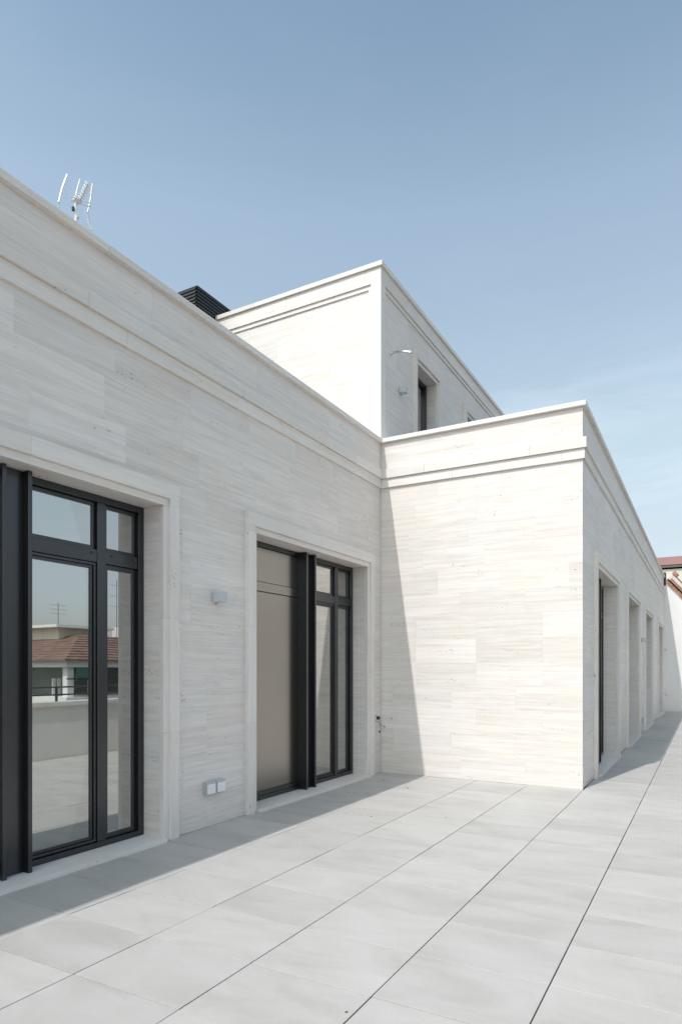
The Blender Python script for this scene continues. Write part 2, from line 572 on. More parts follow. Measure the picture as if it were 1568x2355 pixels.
def surround(wall, s0, s1, z0, zh, sill=True, splits=(0.95, 1.95), yo=0.0):
    """stone frame round an opening, its reveal and its sill"""
    sur = on_wall('door_surround', wall, (s0 + s1) / 2, yo, z0)
    w = (s1 - s0) / 2
    h = zh - z0
    zs = [0.0] + [z for z in splits if z < h - 0.3] + [h]
    for sg in (-1, 1):
        for i, (a, b) in enumerate(zip(zs, zs[1:])):
            H_ = b - a - 0.001
            key = ('jamb', sg, round(H_, 3))
            def mk(sg=sg, H_=H_):
                mb = MB()
                wb(mb, 0.0, sg * IB, -0.03, 0.020, 0, H_)
                wb(mb, sg * (IB + 0.0005), sg * TW, -0.03, 0.047, 0, H_)
                return mb
            piece('jamb_stone', key, mk, M['stone_v'], sur, (sg * w, 0, a), bevel=0.0012)
            kr = ('rev', sg, round(H_, 3))
            def mr_(sg=sg, H_=H_):
                return wb(MB(), 0.0, sg * 0.028, -0.30, -0.031, 0, H_)
            piece('reveal_slab', kr, mr_, M['stone'], sur, (sg * w, 0, a))
    k = 2 if s1 - s0 > 1.4 else 1
    Lo = (s1 - s0 + 2 * TW) / k
    for i in range(k):
        c = -w - TW + Lo * (i + 0.5)
        l0, l1 = -Lo / 2 + .0005, Lo / 2 - .0005
        i0 = l0 if i > 0 else l0 + TW - IB
        i1 = l1 if i < k - 1 else l1 - TW + IB
        def ml(l0=l0, l1=l1, i0=i0, i1=i1):
            mb = MB()
            wb(mb, i0, i1, -0.03, 0.020, 0, IB)
            wb(mb, l0, l1, -0.03, 0.047, IB + 0.0005, TH)
            if i == 0:
                wb(mb, l0, l0 + TW - IB - .0005, -0.03, 0.047, 0, IB)
            if i == k - 1:
                wb(mb, l1 - TW + IB + .0005, l1, -0.03, 0.047, 0, IB)
            return mb
        piece('lintel_stone', ('lint', i, k, round(Lo, 3)), ml, M['stone_t'], sur, (c, 0, h), bevel=0.0012)
    piece('soffit_slab', ('soff', round(w, 3)), lambda: wb(MB(), -w, w, -0.30, -0.031, 0, 0.028), M['stone'], sur, (0, 0, h))
    if sill:
        piece('sill_stone', ('sill', round(w, 3)), lambda: wb(MB(), -w + .001, w - .001, -0.30, 0.072, -0.05, SILL), M['stone_t'], sur, (0, 0, 0), bevel=0.002)
    return sur

def glass_door(wall, s0, s1, zh, left_open=False):
    """steel and glass door screen: blind half, steel post, leaf, fixed side light"""
    W = s1 - s0
    z0 = SILL + 0.002
    d = on_wall('glazed_door', wall, (s0 + s1) / 2, REV, 0)   # local y=0 is the frame face
    w = W / 2
    def B(mb, a, b, d0, d1, zz0, zz1):
        return mb.box(a, b, -d1, -d0, zz0, zz1)
    steel = M['steel']
    zt = zh - 0.002
    F = 0.062
    f = MB()
    B(f, -w + .002, -w + F, -0.08, 0, z0, zt)
    B(f, w - F, w - .002, -0.08, 0, z0, zt)
    B(f, -w + F, w - F, -0.08, 0, zt - 0.055, zt)
    B(f, -w + F, w - F, -0.08, 0, z0, z0 + 0.045)
    f.build('frame', steel, d, bevel=0.002)
    T0, T1 = 2.385, 2.490
    # H section steel post standing proud in the middle
    ph = zt - z0 - 0.004
    pm = MB()
    for c in (-0.0985, 0.0985):
        B(pm, c - 0.0165, c + 0.0165, -0.03, 0.112, z0, z0 + ph)
    B(pm, -0.0815, 0.0815, 0.0, 0.052, z0, z0 + ph)
    pm.build('steel_post', steel, d, bevel=0.002)
    # blind half
    a, b = -w + F, -0.117
    B(MB(), a + .014, b, -0.05, -0.018, z0 + 0.10, T0 - 0.006).build('blind_panel', M['panel'], d, bevel=0.002)
    B(MB(), a + .014, b, -0.05, -0.018, T1 + 0.004, zt - 0.06).build('blind_panel', M['panel'], d, bevel=0.002)
    B(MB(), a + .001, b, -0.05, -0.010, T0, T1).build('transom', M['panel'], d, bevel=0.002)
    B(MB(), a + .001, b, -0.05, -0.012, z0 + 0.046, z0 + 0.097).build('bottom_rail', steel, d, bevel=0.002)
    B(MB(), a + .001, a + .012, -0.06, -0.030, z0 + 0.10, T0 - 0.006).build('gasket', M['rubber'], d)
    # glazed half
    m1 = w - 0.417; m0 = m1 - 0.086           # mullion
    B(MB(), m0, m1, -0.07, -0.006, z0 + 0.046, zt - 0.056).build('mullion', steel, d, bevel=0.003)
    for (p, q) in ((0.117, m0 - .001), (m1 + .001, w - F - .001)):
        B(MB(), p, q, -0.06, -0.012, T0, T1).build('transom', steel, d, bevel=0.002)
    # sash of the opening leaf: two stepped profiles
    def sash(p, q, za, zb, t, dd):
        mb = MB()
        B(mb, p, p + t, -0.065, dd, za, zb); B(mb, q - t, q, -0.065, dd, za, zb)
        B(mb, p + t, q - t, -0.065, dd, zb - t, zb); B(mb, p + t, q - t, -0.065, dd, za, za + t)
        return mb
    p, q = 0.119, m0 - 0.003
    lf = sash(p, q, z0 + 0.05, T0 - 0.004, 0.022, -0.020).build('leaf_frame', steel, d, bevel=0.002)
    sash(p + .024, q - .024, z0 + 0.074, T0 - 0.028, 0.024, -0.034).build('leaf_bead', steel, d, bevel=0.002)
    sash(m1 + .002, w - F - .002, z0 + 0.048, T0 - 0.002, 0.040, -0.034).build('side_bead', steel, d, bevel=0.002)
    sash(p, q, T1 + 0.002, zt - 0.058, 0.030, -0.034).build('fanlight_bead', steel, d, bevel=0.002)
    sash(m1 + .002, w - F - .002, T1 + 0.002, zt - 0.058, 0.030, -0.034).build('fanlight_bead', steel, d, bevel=0.002)
    gd0, gd1 = -0.054, -0.046
    for (x0, x1, za, zb) in ((p + .047, q - .047, z0 + 0.097, T0 - 0.051),
                             (p + .029, q - .029, T1 + .031, zt - 0.087),
                             (m1 + .041, w - F - .041, z0 + 0.087, T0 - 0.041),
                             (m1 + .031, w - F - .031, T1 + .031, zt - 0.087)):
        B(MB(), x0, x1, gd0, gd1, za, zb).build('glass_pane', M['glass'], d)
    # closers and stops on the transom
    for x in (q - 0.06, m1 + 0.055, w - F - 0.06):
        B(MB(), x, x + 0.035, -0.012, -0.004, T1 - 0.040, T1 - 0.024).build('latch_plate', M['rail'], d)
    B(MB(), a + 0.14, a + 0.165, -0.010, -0.003, T1 - 0.05, T1 - 0.035).build('latch_plate', M['black'], d)
    return d

def steel_door(wall, s0, s1, z0, zh):
    d = on_wall('steel_door', wall, (s0 + s1) / 2, REV, z0)
    w = (s1 - s0) / 2
    h = zh - z0 - .002
    def B(mb, a, b, d0, d1, zz0, zz1):
        return mb.box(a, b, -d1, -d0, zz0, zz1)
    f = MB()
    B(f, -w + .002, -w + .06, -0.08, 0, 0, h); B(f, w - .06, w - .002, -0.08, 0, 0, h)
    B(f, -w + .06, w - .06, -0.08, 0, h - .055, h)
    f.build('frame', M['steel'], d, bevel=0.002)
    B(MB(), -w + .061, w - .061, -0.055, -0.047, 0, h - .056).build('glass_pane', M['glass'], d)
    return d

# ------------------------------------------------------------------ the building
A, C3, YW = -4.155, -1.355, 8.60
HEAD = 2.94
Z_LOW, Z_MID, Z_UP = 4.14, 4.27, 4.40
Z_CU, Z_CT = 4.797, 4.857
YE = 26.2
bld = empty('penthouse_building', (A, YW, 0))
tag(bld, 'travertine clad rooftop building with flat parapets, a projecting wing and a taller block behind', 'building')

def wall_frame(name, x, y, rz):
    o = empty(name, (x - bld.location.x, y - bld.location.y, 0), rz, bld)
    return o

# --- long shaded wall (faces +x); s = y + 6
S0 = -6.0
w1 = wall_frame('long_wall', A, S0, PI / 2)
d1 = (1.62 - S0, 4.215 - S0, 0.0, HEAD)
d2 = (5.565 - S0, 8.150 - S0, 0.0, HEAD)
L1 = YW - S0
rs = random.Random(11)
core(w1, L1, -0.05, Z_CU, [d1, d2])
holes_t = [(h[0] - TW, h[1] + TW, 0.0, HEAD + TH) for h in (d1, d2)]
vis = 1.5 - S0
clad(w1, slab_layout(L1 - 0.001, 0.0, Z_LOW, holes_t, rs, s_from=vis))
wb(MB(), 0, vis - GAP, -0.03, 0, 0, Z_LOW).build('wall_face', M['stone'], w1)
run_pieces('parapet_slab', w1, 0, L1 - .001, 1.50, lambda mb, L: wb(mb, -L / 2, L / 2, -0.03, 0, Z_UP + .001, Z_CU - .001), M['stone'], ('pp', 1), bevel=0, phase=1.1)
cornice(w1, 0, L1 - 0.0525, Z_UP, Z_MID, Z_LOW, 0.052, 0.027, s1b=L1 - 0.0275)
coping(w1, 0, L1 - 0.047, Z_CU, Z_CT, 0.046, 0.36)
for dd in (d1, d2):
    surround(w1, dd[0], dd[1], 0, HEAD)
    glass_door(w1, dd[0], dd[1], HEAD)

# --- sunlit end wall of the wing (faces -y); s = x - A
w2 = wall_frame('sunlit_wall', A, YW, 0)
L2 = C3 - A
core(w2, L2 - 0.031, -0.05, Z_CU, [], s_from=0.0)
clad(w2, slab_layout(L2, 0.0, Z_LOW, [], random.Random(5), s_from=0.001))
run_pieces('parapet_slab', w2, 0.001, L2, 1.4, lambda mb, L: wb(mb, -L / 2, L / 2, -0.03, 0, Z_UP + .001, Z_CU - .001), M['stone'], ('pp', 2), bevel=0)
cornice(w2, 0.001, L2 + 0.052, Z_UP, Z_MID, Z_LOW, 0.052, 0.027, s1b=L2 + 0.027)
coping(w2, 0.032, L2 + 0.046, Z_CU, Z_CT, 0.046, 0.36, phase=0.9)

# --- long wall of the wing (faces +x); s = y - YW
w3 = wall_frame('wing_wall', C3, YW, PI / 2)
L3 = YE - YW
dw = [(9.69, 12.15), (13.76, 16.14), (17.84, 20.27), (22.81, 25.22)]
holes3 = [(a - YW, b - YW, 0.0, HEAD) for a, b in dw]
core(w3, L3, -0.05, Z_CU, holes3, s_from=0.031)
holes3t = [(h[0] - TW, h[1] + TW, 0.0, HEAD + TH) for h in holes3]
clad(w3, slab_layout(L3, 0.0, Z_LOW, holes3t, random.Random(23), s_from=0.031), stuff_from=6.3)
run_pieces('parapet_slab', w3, 0.031, L3, 1.8, lambda mb, L: wb(mb, -L / 2, L / 2, -0.03, 0, Z_UP + .001, Z_CU - .001), M['stone'], ('pp', 3), bevel=0)
cornice(w3, 0.0005, L3, Z_UP, Z_MID, Z_LOW, 0.052, 0.027)
coping(w3, 0.361, L3, Z_CU, Z_CT, 0.046, 0.36)
for h in holes3:
    surround(w3, h[0], h[1], 0, HEAD)
    glass_door(w3, h[0], h[1], HEAD)

# --- taller block (front faces -y, flank faces +x)
XT, YT, ZT = -4.13, 8.56, 7.375
XTL = -7.19
t1 = wall_frame('tower_front', XTL, YT, 0)
LT = XT - XTL
FR = 0.145      # raised border round the recessed field
def field(wall, L, zb, zt, s_from, s_to, left_border, hs=()):
    """double stepped recessed field framed by a raised border"""
    pass
Z0T = 4.795
# border stones, 2 steps
def bstone(wall, s0, s1, z0, z1, d0, d1, mat='stone_t', name='border_stone', step=1.4):
    run_pieces(name, wall, s0, s1, step, lambda mb, L: wb(mb, -L / 2, L / 2, d0, d1, z0, z1), M[mat], ('b', z0, z1, d0, d1), bevel=0.0012)
wb(MB(), 0.0, LT - .07, -0.35, -0.085, Z0T, ZT).build('wall_core', M['core'], t1)
ZF1, ZF2 = 7.155, 7.090
bstone(t1, 0.0, LT, ZF1, ZT - .001, -0.08, 0.0)
bstone(t1, LT - 0.165, LT, Z0T, ZF1 - .001, -0.08, 0.0, 'stone_v', step=9)
bstone(t1, 0.0, LT - 0.166, ZF2, ZF1 - .001, -0.08, -0.020)
bstone(t1, LT - 0.215, LT - 0.166, Z0T, ZF2 - .001, -0.08, -0.020, 'stone_v', step=9)
clad(t1, [(a, b, c, e) for (a, b, c, e) in slab_layout(LT - 0.216, Z0T, ZF2 - .001, [], random.Random(3))], thick=0.025)
for ch in list(t1.children):
    if ch.name.startswith(('stone_slab', 'far_cladding')):
        ch.location.y += 0.040
run_pieces('coping_stone', t1, 0.0, LT + 0.030, 1.3, lambda mb, L: wb(mb, -L / 2, L / 2, -0.40, 0.030, ZT, ZT + 0.066), M['stone_t'], ('ct', 1), bevel=0.002, phase=.8)

t2 = wall_frame('tower_flank', XT, YT, PI / 2)
LF = 11.0
td = [(9.995 - YT, 10.875 - YT, Z0T - .01, 6.54), (12.53 - YT, 13.41 - YT, Z0T - .01, 6.54)]
core(t2, LF, Z0T, ZT, td, s_from=0.085, d0=-0.085, d1=-0.36)
bstone(t2, 0.081, LF, ZF1, ZT - .001, -0.08, 0.0)
bstone(t2, 0.081, 0.150, Z0T, ZF1 - .001, -0.08, 0.0, 'stone_v', step=9)
bstone(t2, 0.151, LF, ZF2, ZF1 - .001, -0.08, -0.020)
bstone(t2, 0.151, 0.190, Z0T, ZF2 - .001, -0.08, -0.020, 'stone_v', step=9)
tdt = [(h[0] - TW, h[1] + TW, h[2], h[3] + TH) for h in td]
clad(t2, slab_layout(LF, Z0T, ZF2 - .001, tdt, random.Random(31), s_from=0.191), thick=0.025, stuff_from=6.6)
for ch in list(t2.children):
    if ch.name.startswith(('stone_slab', 'far_cladding')):
        ch.location.y += 0.040
run_pieces('coping_stone', t2, 0.401, LF, 1.3, lambda mb, L: wb(mb, -L / 2, L / 2, -0.40, 0.030, ZT, ZT + 0.066), M['stone_t'], ('ct', 2), bevel=0.002)
for h in td:
    surround(t2, h[0], h[1], h[2], h[3], sill=False, splits=(1.2,), yo=0.040)
    steel_door(t2, h[0], h[1], h[2], h[3])
# roof decks, floor and hidden walls that close the volumes
rf = MB()
rf.box(-12, A - 0.34, S0, YW, 3.95, 4.25)
rf.box(XT - 0.4, C3 - 0.34, YW + 0.34, YE, 3.95, 4.25)
rf.box(-12, XT - 0.4, YW, YE, 3.95, 4.25)
rf.box(XTL, XT - 0.37, YT + .36, YT + LF, 6.9, 7.1)
o = rf.build('roof_deck', M['roofing'], bld); o.location = (-A, -YW, 0)
hw = MB()
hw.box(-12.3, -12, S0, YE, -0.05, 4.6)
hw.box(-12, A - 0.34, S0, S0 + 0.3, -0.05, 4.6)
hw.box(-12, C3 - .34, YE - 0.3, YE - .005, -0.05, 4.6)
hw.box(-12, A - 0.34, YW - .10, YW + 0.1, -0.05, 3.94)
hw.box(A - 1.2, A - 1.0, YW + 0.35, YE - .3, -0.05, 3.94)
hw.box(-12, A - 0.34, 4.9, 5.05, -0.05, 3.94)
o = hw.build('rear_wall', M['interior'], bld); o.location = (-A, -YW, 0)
fl_ = MB()
fl_.box(-12, A - 0.30, S0 + .3, YW - .1, -0.06, 0.02)
fl_.box(A - 1.0, C3 - 0.30, YW + .34, YE - .3, -0.06, 0.02)
o = fl_.build('interior_floor', M['core'], bld); o.location = (-A, -YW, 0)
tw = MB()
tw.box(XTL, XTL + .3, YT + .36, YT + LF, 4.26, ZT)
tw.box(XTL, XT - .37, YT + LF - .3, YT + LF, 4.26, ZT)
o = tw.build('rear_wall', M['plaster'], bld); o.location = (-A, -YW, 0)

# ------------------------------------------------------------------ terrace paving
terr = MB().box(-4.50, 1.0, -6.2, YE, -0.30, -0.045).build('terrace_floor', M['gap'])
tag(terr, kind='structure')
TX0, TPX = -3.4085, 0.689
TY0, TPY = 2.1615, 0.5172
xcols = [(A + 0.003, TX0)] + [(TX0 + TPX * k, TX0 + TPX * (k + 1)) for k in range(5)] + [(TX0 + TPX * 5, 0.715)]
rt = random.Random(77)
far = MB()
nt_ = 0
j = -16
while True:
    y0 = TY0 + TPY * j
    y1 = y0 + TPY
    if y0 > YE:
        break
    y1 = min(y1, YE - .002)
    y0 = max(y0, -6.0)
    for ci, (xa, xb) in enumerate(xcols):
        xa2, xb2, ya2, yb2 = xa, xb, y0, y1
        if ci == 4 and y0 >= YW:
            xa2 = C3 + 0.0035
        if y1 > YW and xb < C3 + 0.05:
            if y0 >= YW:
                continue
            yb2 = YW - 0.002
        if y0 >= YW and xa < C3 - 0.1:
            continue
        gx = 0.0031 if ci > 0 else 0.001
        jx = rt.uniform(-0.0005, 0.0005)
        w_ = round(xb2 - xa2 - gx * 2, 4); l_ = round(yb2 - ya2 - 0.0036, 4)
        if l_ < 0.03:
            continue
        cx, cy = (xa2 + xb2) / 2 + jx, (ya2 + yb2) / 2
        inview = 1.0 < y0 and (ci <= 4 or y0 > 1.8) and cx < 0.2
        if not inview or (y0 > 17 and cx > -0.6):
            far.box(cx - w_ / 2, cx + w_ / 2, cy - l_ / 2, cy + l_ / 2, -0.02, 0.0)
            continue
        nt_ += 1
        o = piece('paving_tile', ('tile', w_, l_), lambda: MB().box(-w_ / 2, w_ / 2, -l_ / 2, l_ / 2, -0.02, 0.0),
                  M['paving'], terr, (cx, cy, rt.uniform(-0.0012, 0.0012)), bevel=0.0012)
        o.rotation_euler = (rt.uniform(-.0012, .0012), rt.uniform(-.0006, .0006), rt.uniform(-.0004, .0004))
    j += 1
tag(far.build('distant_paving', M['paving'], terr), kind='stuff')

# black leaves and grit blown into the corner
lf = MB()
rl = random.Random(4)
for (x, y) in [(-4.03, 7.49), (-4.0, 7.67), (-3.81, 6.99), (-3.6, 8.4), (-3.58, 7.06), (-3.82, 7.99), (-2.98, 5.95), (-2.3, 6.27), (-1.374, 2.50), (-3.12, 5.98), (-3.3, 7.6)]:
    s = rl.uniform(0.008, 0.015) * min(1.0, max(0.5, y / 8)); t = rl.uniform(0, PI)
    c, n_ = math.cos(t) * s, math.sin(t) * s
    h = rl.uniform(0.002, 0.007)
    lf.hexa([(x - c, y - n_, .0012), (x - c, y - n_, .003), (x - n_ * .5, y + c * .5, .0012), (x - n_ * .5, y + c * .5, h),
             (x + n_ * .5, y - c * .5, .0012), (x + n_ * .5, y - c * .5, h), (x + c, y + n_, .0012), (x + c, y + n_, h * 1.4)])
tag(lf.build('leaf_litter', M['leaf']), 'scattered dry leaf bits and grit on the pale paving', 'litter', kind='stuff')

# ------------------------------------------------------------------ wall fittings
def wall_lamp(x, y, z, label):
    r = empty('wall_lamp', (x, y, z), PI / 2)
    tag(r, label, 'wall lamp', 'square grey downlights on the stone walls')
    # local x = along wall, -y = outward
    b = MB()
    b.box(-0.05, 0.05, -0.115, -0.012, 0.0, 0.10)
    b.build('lamp_body', M['lamp'], r, bevel=0.002)
    MB().box(-0.042, 0.042, -0.012, 0.0, 0.008, 0.092).build('wall_plate', M['greyplastic'], r)
    MB().tube([(0, -0.064, -0.001), (0, -0.064, -0.004)], 0.030, 20).build('lens', M['lens'], r)
    return r
wall_lamp(A, 4.921, 2.150, 'square grey downlight on the shaded wall between the two big doors')
wall_lamp(XT - 0.040, 9.32, 5.795, 'square grey downlight high on the upper block, left of its doorway')
wall_lamp(C3, 17.0, 2.155, 'square grey downlight between the second and third doorways of the far passage')
wall_lamp(C3, 25.72, 2.155, 'small grey downlight at the far end of the passage beside the white gable wall')

def socket(x, y, z, label, group):
    r = empty('socket_box', (x, y, z), PI / 2)
    tag(r, label, 'socket', group)
    MB().box(-0.066, 0.066, -0.045, 0, 0, 0.122).build('box_body', M['greyplastic'], r, bevel=0.003)
    MB().box(-0.058, 0.058, -0.055, -0.046, 0.006, 0.100).build('flap_lid', M['whiteplastic'], r, bevel=0.002)
    MB().box(-0.060, 0.060, -0.052, -0.046, 0.103, 0.116).build('hinge', M['lamp'], r, bevel=0.001)
    return r
gsk = 'flap socket boxes near the paving'
socket(A, 4.812, 0.312, 'left of the two flap sockets low on the shaded wall between the doors', gsk)
socket(A, 4.956, 0.312, 'right of the two flap sockets low on the shaded wall between the doors', gsk)
socket(C3, 17.15, 0.22, 'flap socket low on the far passage wall, below the nearer lamp', gsk)

# loose wiring hanging from a cut-out in the stone near the inner corner
cb = empty('loose_cable', (A, 8.33, 0.80))
tag(cb, 'loose black connectors and bare wires hanging from a hole beside the inner corner', 'cable')
def rel(p, o): return tuple(a - b for a, b in zip(p, o.location))
def T(pts, r, name, mat, par, n=6):
    return MB().tube([rel(p, par) for p in pts], r, n).build(name, M[mat], par)
xw = A
MB().box(0.0005, 0.006, -0.028, 0.028, -0.03, 0.05).build('junction_cover', M['greyplastic'], cb, bevel=0.001)
MB().box(0.0, 0.022, -0.018, 0.010, 0.068, 0.098).build('cable_gland', M['black'], cb, bevel=0.003)
MB().box(0.035, 0.075, 0.055, 0.10, -0.015, 0.030).build('connector', M['black'], cb, bevel=0.004)
T([(xw + .006, 8.34, .86), (xw + .03, 8.36, .85), (xw + .05, 8.40, .83)], .004, 'wire', 'wire', cb)
T([(xw + .006, 8.34, .79), (xw + .03, 8.37, .77), (xw + .05, 8.41, .75), (xw + .05, 8.46, .735), (xw + .05, 8.50, .75), (xw + .05, 8.46, .79), (xw + .055, 8.41, .80)], .004, 'wire', 'wire', cb)
T([(xw + .05, 8.455, .735), (xw + .055, 8.47, .70), (xw + .06, 8.48, .66), (xw + .06, 8.475, .635)], .004, 'wire', 'wire', cb)
T([(xw + .055, 8.46, .72), (xw + .07, 8.52, .69), (xw + .07, 8.58, .675)], .004, 'wire', 'wire', cb)
MB().box(.05, .066, .105, .135, -.205, -.175).build('wire_end', M['black'], cb, bevel=0.003)
T([(xw + .07, 8.565, .678), (xw + .07, 8.59, .668)], .008, 'wire_end', 'black', cb)

# little wire at the foot of the far end
cb2 = empty('loose_cable', (C3, 25.9, 0.62))
tag(cb2, 'short dark loose wire at the far end of the passage by the white gable', 'cable')
MB().tube([(0.0, 0, 0), (0.05, -0.02, 0.03), (0.09, -0.03, -0.03), (0.13, -0.02, -0.05)], 0.008, 6).build('wire', M['black'], cb2)

# chrome spout on the upper block
sp = empty('chrome_spout', (XT - 0.040, 8.97, 6.275))
tag(sp, 'slim curved chrome water spout sticking out of the upper block wall', 'spout')
MB().tube([(0, 0, 0), (0.014, 0, 0)], 0.030, 20).build('wall_rose', M['chrome'], sp)
b_ = MB()
pts = [(0.012, 0.0), (0.08, 0.006), (0.16, 0.0), (0.24, -0.018), (0.33, -0.045)]
for (a_, za), (c_, zc) in zip(pts, pts[1:]):
    b_.hexa([(a_, -.014, za - .012), (a_, -.014, za + .010), (a_, .014, za - .012), (a_, .014, za + .010),
             (c_, -.014, zc - .012), (c_, -.014, zc + .010), (c_, .014, zc - .012), (c_, .014, zc + .010)])
b_.build('arm', M['chrome'], sp)
MB().box(0.30, 0.345, -.02, .02, -.066, -.04).build('nozzle', M['chrome'], sp, bevel=0.003)

# ------------------------------------------------------------------ roof antenna
an = empty('roof_antenna', (-6.0, 4.80, 4.25))
tag(an, 'white television antenna with reflector bars and ring directors above the long parapet', 'antenna')
def R_(pts, r, name, par=an, n=6, mat='alu'):
    return MB().tube([rel(p, par) for p in pts], r, n).build(name, M[mat], par)
R_([(-6.0, 4.80, 4.25), (-6.0, 4.80, 6.46), (-6.0, 4.795, 6.62)], .016, 'mast', n=10)
R_([(-5.98, 4.672, 6.808), (-6.0, 4.628, 6.65), (-6.02, 4.596, 6.480)], .011, 'reflector_bar')
R_([(-6.02, 4.594, 6.445), (-6.02, 4.602, 6.428)], .011, 'reflector_bar')
R_([(-5.98, 4.836, 6.868), (-6.0, 4.815, 6.75), (-6.02, 4.792, 6.60)], .008, 'reflector_bar')
R_([(-5.98, 5.002, 6.926), (-6.0, 4.995, 6.77), (-6.02, 4.971, 6.603)], .011, 'reflector_bar')
R_([(-6.02, 4.972, 6.575), (-6.02, 4.985, 6.50), (-6.0, 5.010, 6.42)], .011, 'reflector_bar')
wr = MB()
for k in range(7):
    t = k / 6
    p0 = Vector((-6.02, 4.596, 6.480)).lerp(Vector((-5.98, 4.672, 6.808)), t)
    p1 = Vector((-6.02, 4.971, 6.603)).lerp(Vector((-5.98, 5.002, 6.926)), t)
    wr.tube([rel(p0, an), rel(p1, an)], .0014, 4)
for k in range(6):
    t = k / 5
    p0 = Vector((-6.02, 4.80, 6.50)).lerp(Vector((-6.0, 4.84, 6.36)), t)
    p1 = Vector((-6.02, 4.975, 6.575)).lerp(Vector((-6.0, 5.010, 6.42)), t)
    wr.tube([rel(p0, an), rel(p1, an)], .0014, 4)
wr.build('reflector_wires', M['alu'], an)
R_([(-5.96, 4.69, 6.585), (-5.97, 4.977, 6.690)], .006, 'dipole_rod')
R_([(-5.96, 4.69, 6.542), (-5.97, 4.977, 6.647)], .006, 'dipole_rod')
MB().box(-0.03, 0.05, -0.035, 0.045, 2.34, 2.415).build('hub_box', M['alu'], an, bevel=0.02)
R_([(-5.95, 4.82, 6.62), (-5.69, 4.71, 6.64)], .008, 'boom', n=8)
for k in range(6):
    t = (k + 0.6) / 6
    c = Vector((-5.95, 4.82, 6.62)).lerp(Vector((-5.69, 4.71, 6.64)), t)
    rg = MB()
    rr_ = 0.030
    ring = [rel((c.x + .012 * math.sin(2 * q), c.y + rr_ * math.cos(q), c.z + rr_ * math.sin(q)), an) for q in [i * PI / 5 for i in range(11)]]
    rg.tube(ring, .0045, 5)
    rg.build('ring_director', M['alu'], an)
R_([(-6.01, 4.785, 6.52), (-5.99, 4.812, 6.43)], .020, 'mast_clamp', n=10)
MB().box(-0.02, 0.01, -0.045, -0.022, 2.24, 2.285).build('bracket_bolt', M['rail'], an, bevel=0.005)

# ------------------------------------------------------------------ louvred roof unit
lv = empty('roof_louvre', (-7.20, 8.09, 4.25))
tag(lv, 'black louvred plant housing rising behind the long parapet', 'roof vent')
top, bot = 3.47, 2.3
MB().box(-1.9, -0.06, 0.06, 2.6, 0.0, top - .02).build('housing', M['louvre_in'], lv)
k = 0
z = top
while z > bot:
    mb = MB()
    o_, i_ = 0.0, -0.05
    # sloping blade on the flank and on the front
    mb.hexa([(-.052, .0, z - .030), (-.052, .0, z - .022), (-.052, 2.65, z - .030), (-.052, 2.65, z - .022),
             (.0, .0, z - .032), (.0, .0, z - .001), (.0, 2.65, z - .032), (.0, 2.65, z - .001)])
    mb.hexa([(-1.95, .0, z - .032), (-1.95, .0, z - .001), (-1.95, .052, z - .030), (-1.95, .052, z - .022),
             (-.001, .0, z - .032), (-.001, .0, z - .001), (-.001, .052, z - .030), (-.001, .052, z - .022)])
    mb.build('louvre_blade', M['louvre'], lv)
    z -= 0.056
MB().box(-1.96, .004, -.004, 2.66, top, top + .012).build('cap_plate', M['louvre'], lv)

# ------------------------------------------------------------------ far white gable wall
gw = empty('gable_wall', (C3, YE, 0))
tag(gw, 'white plastered gable wall closing the far end of the passage, tiles on its slope', 'wall')
zs0, slope = 4.66, -1.154
g = MB()
def zx(x): return zs0 + slope * x
pts = [0.0, 2.6, 7.5]
g.hexa([(0.0, 0, -.3), (0.0, 0, zx(0)), (0, .3, -.3), (0, .3, zx(0)), (2.6, 0, -.3), (2.6, 0, zx(2.6)), (2.6, .3, -.3), (2.6, .3, zx(2.6))])
g.box(2.6, 7.5, 0, .3, -.3, zx(2.6))
g.box(-3.0, -.001, 0, .3, -.3, zx(0))
g.build('wall_body', M['plaster'], gw)
ang = math.atan(slope)
ca, sa = math.cos(ang), math.sin(ang)
def slope_piece(name, u0, u1, n0, n1, y0, y1, mat):
    mb = MB()
    P = lambda u, n: (u * ca - n * sa, zs0 + u * sa + n * ca)
    q = []
    for u in (u0, u1):
        for y in (y0, y1):
            for n in (n0, n1):
                X, Z = P(u, n)
                q.append((X, y, Z))
    mb.hexa([q[0], q[1], q[2], q[3], q[4], q[5], q[6], q[7]])
    return mb.build(name, M[mat], gw)
slope_piece('mortar_bed', 0.0, 3.9, 0.002, 0.030, -0.02, .32, 'mortar')
u = 0.02
rb = random.Random(9)
while u < 3.8:
    l = rb.uniform(.13, .16)
    slope_piece('roof_tile', u, u + l - .012, 0.032, 0.032 + rb.uniform(.085, .10), -0.03 - rb.uniform(0, .012), .30, 'clay')
    slope_piece('roof_tile', u + .06, u + .06 + l - .035, 0.185, 0.185 + rb.uniform(.075, .095), -0.035 - rb.uniform(0, .015), .30, 'clay')
    u += l
slope_piece('shadow_gap', 0.0, 3.9, 0.134, 0.182, 0.02, .30, 'timber')  # dark strip stands in for the shade between the tile rows
slope_piece('mortar_fill', 0.0, 3.9, 0.182, 0.39, -0.005, .30, 'mortar')
slope_piece('tile_edge', 0.10, 3.9, 0.392, 0.42, -0.03, .30, 'clay')
slope_piece('ridge_tile', -.05, 0.13, 0.40, 0.52, -0.05, .30, 'clay')
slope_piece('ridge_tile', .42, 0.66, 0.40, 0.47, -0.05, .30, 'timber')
MB().box(-.02, .07, -.03, .28, zs0 - .12, zs0 + .34).build('lead_flashing', M['black'], gw)

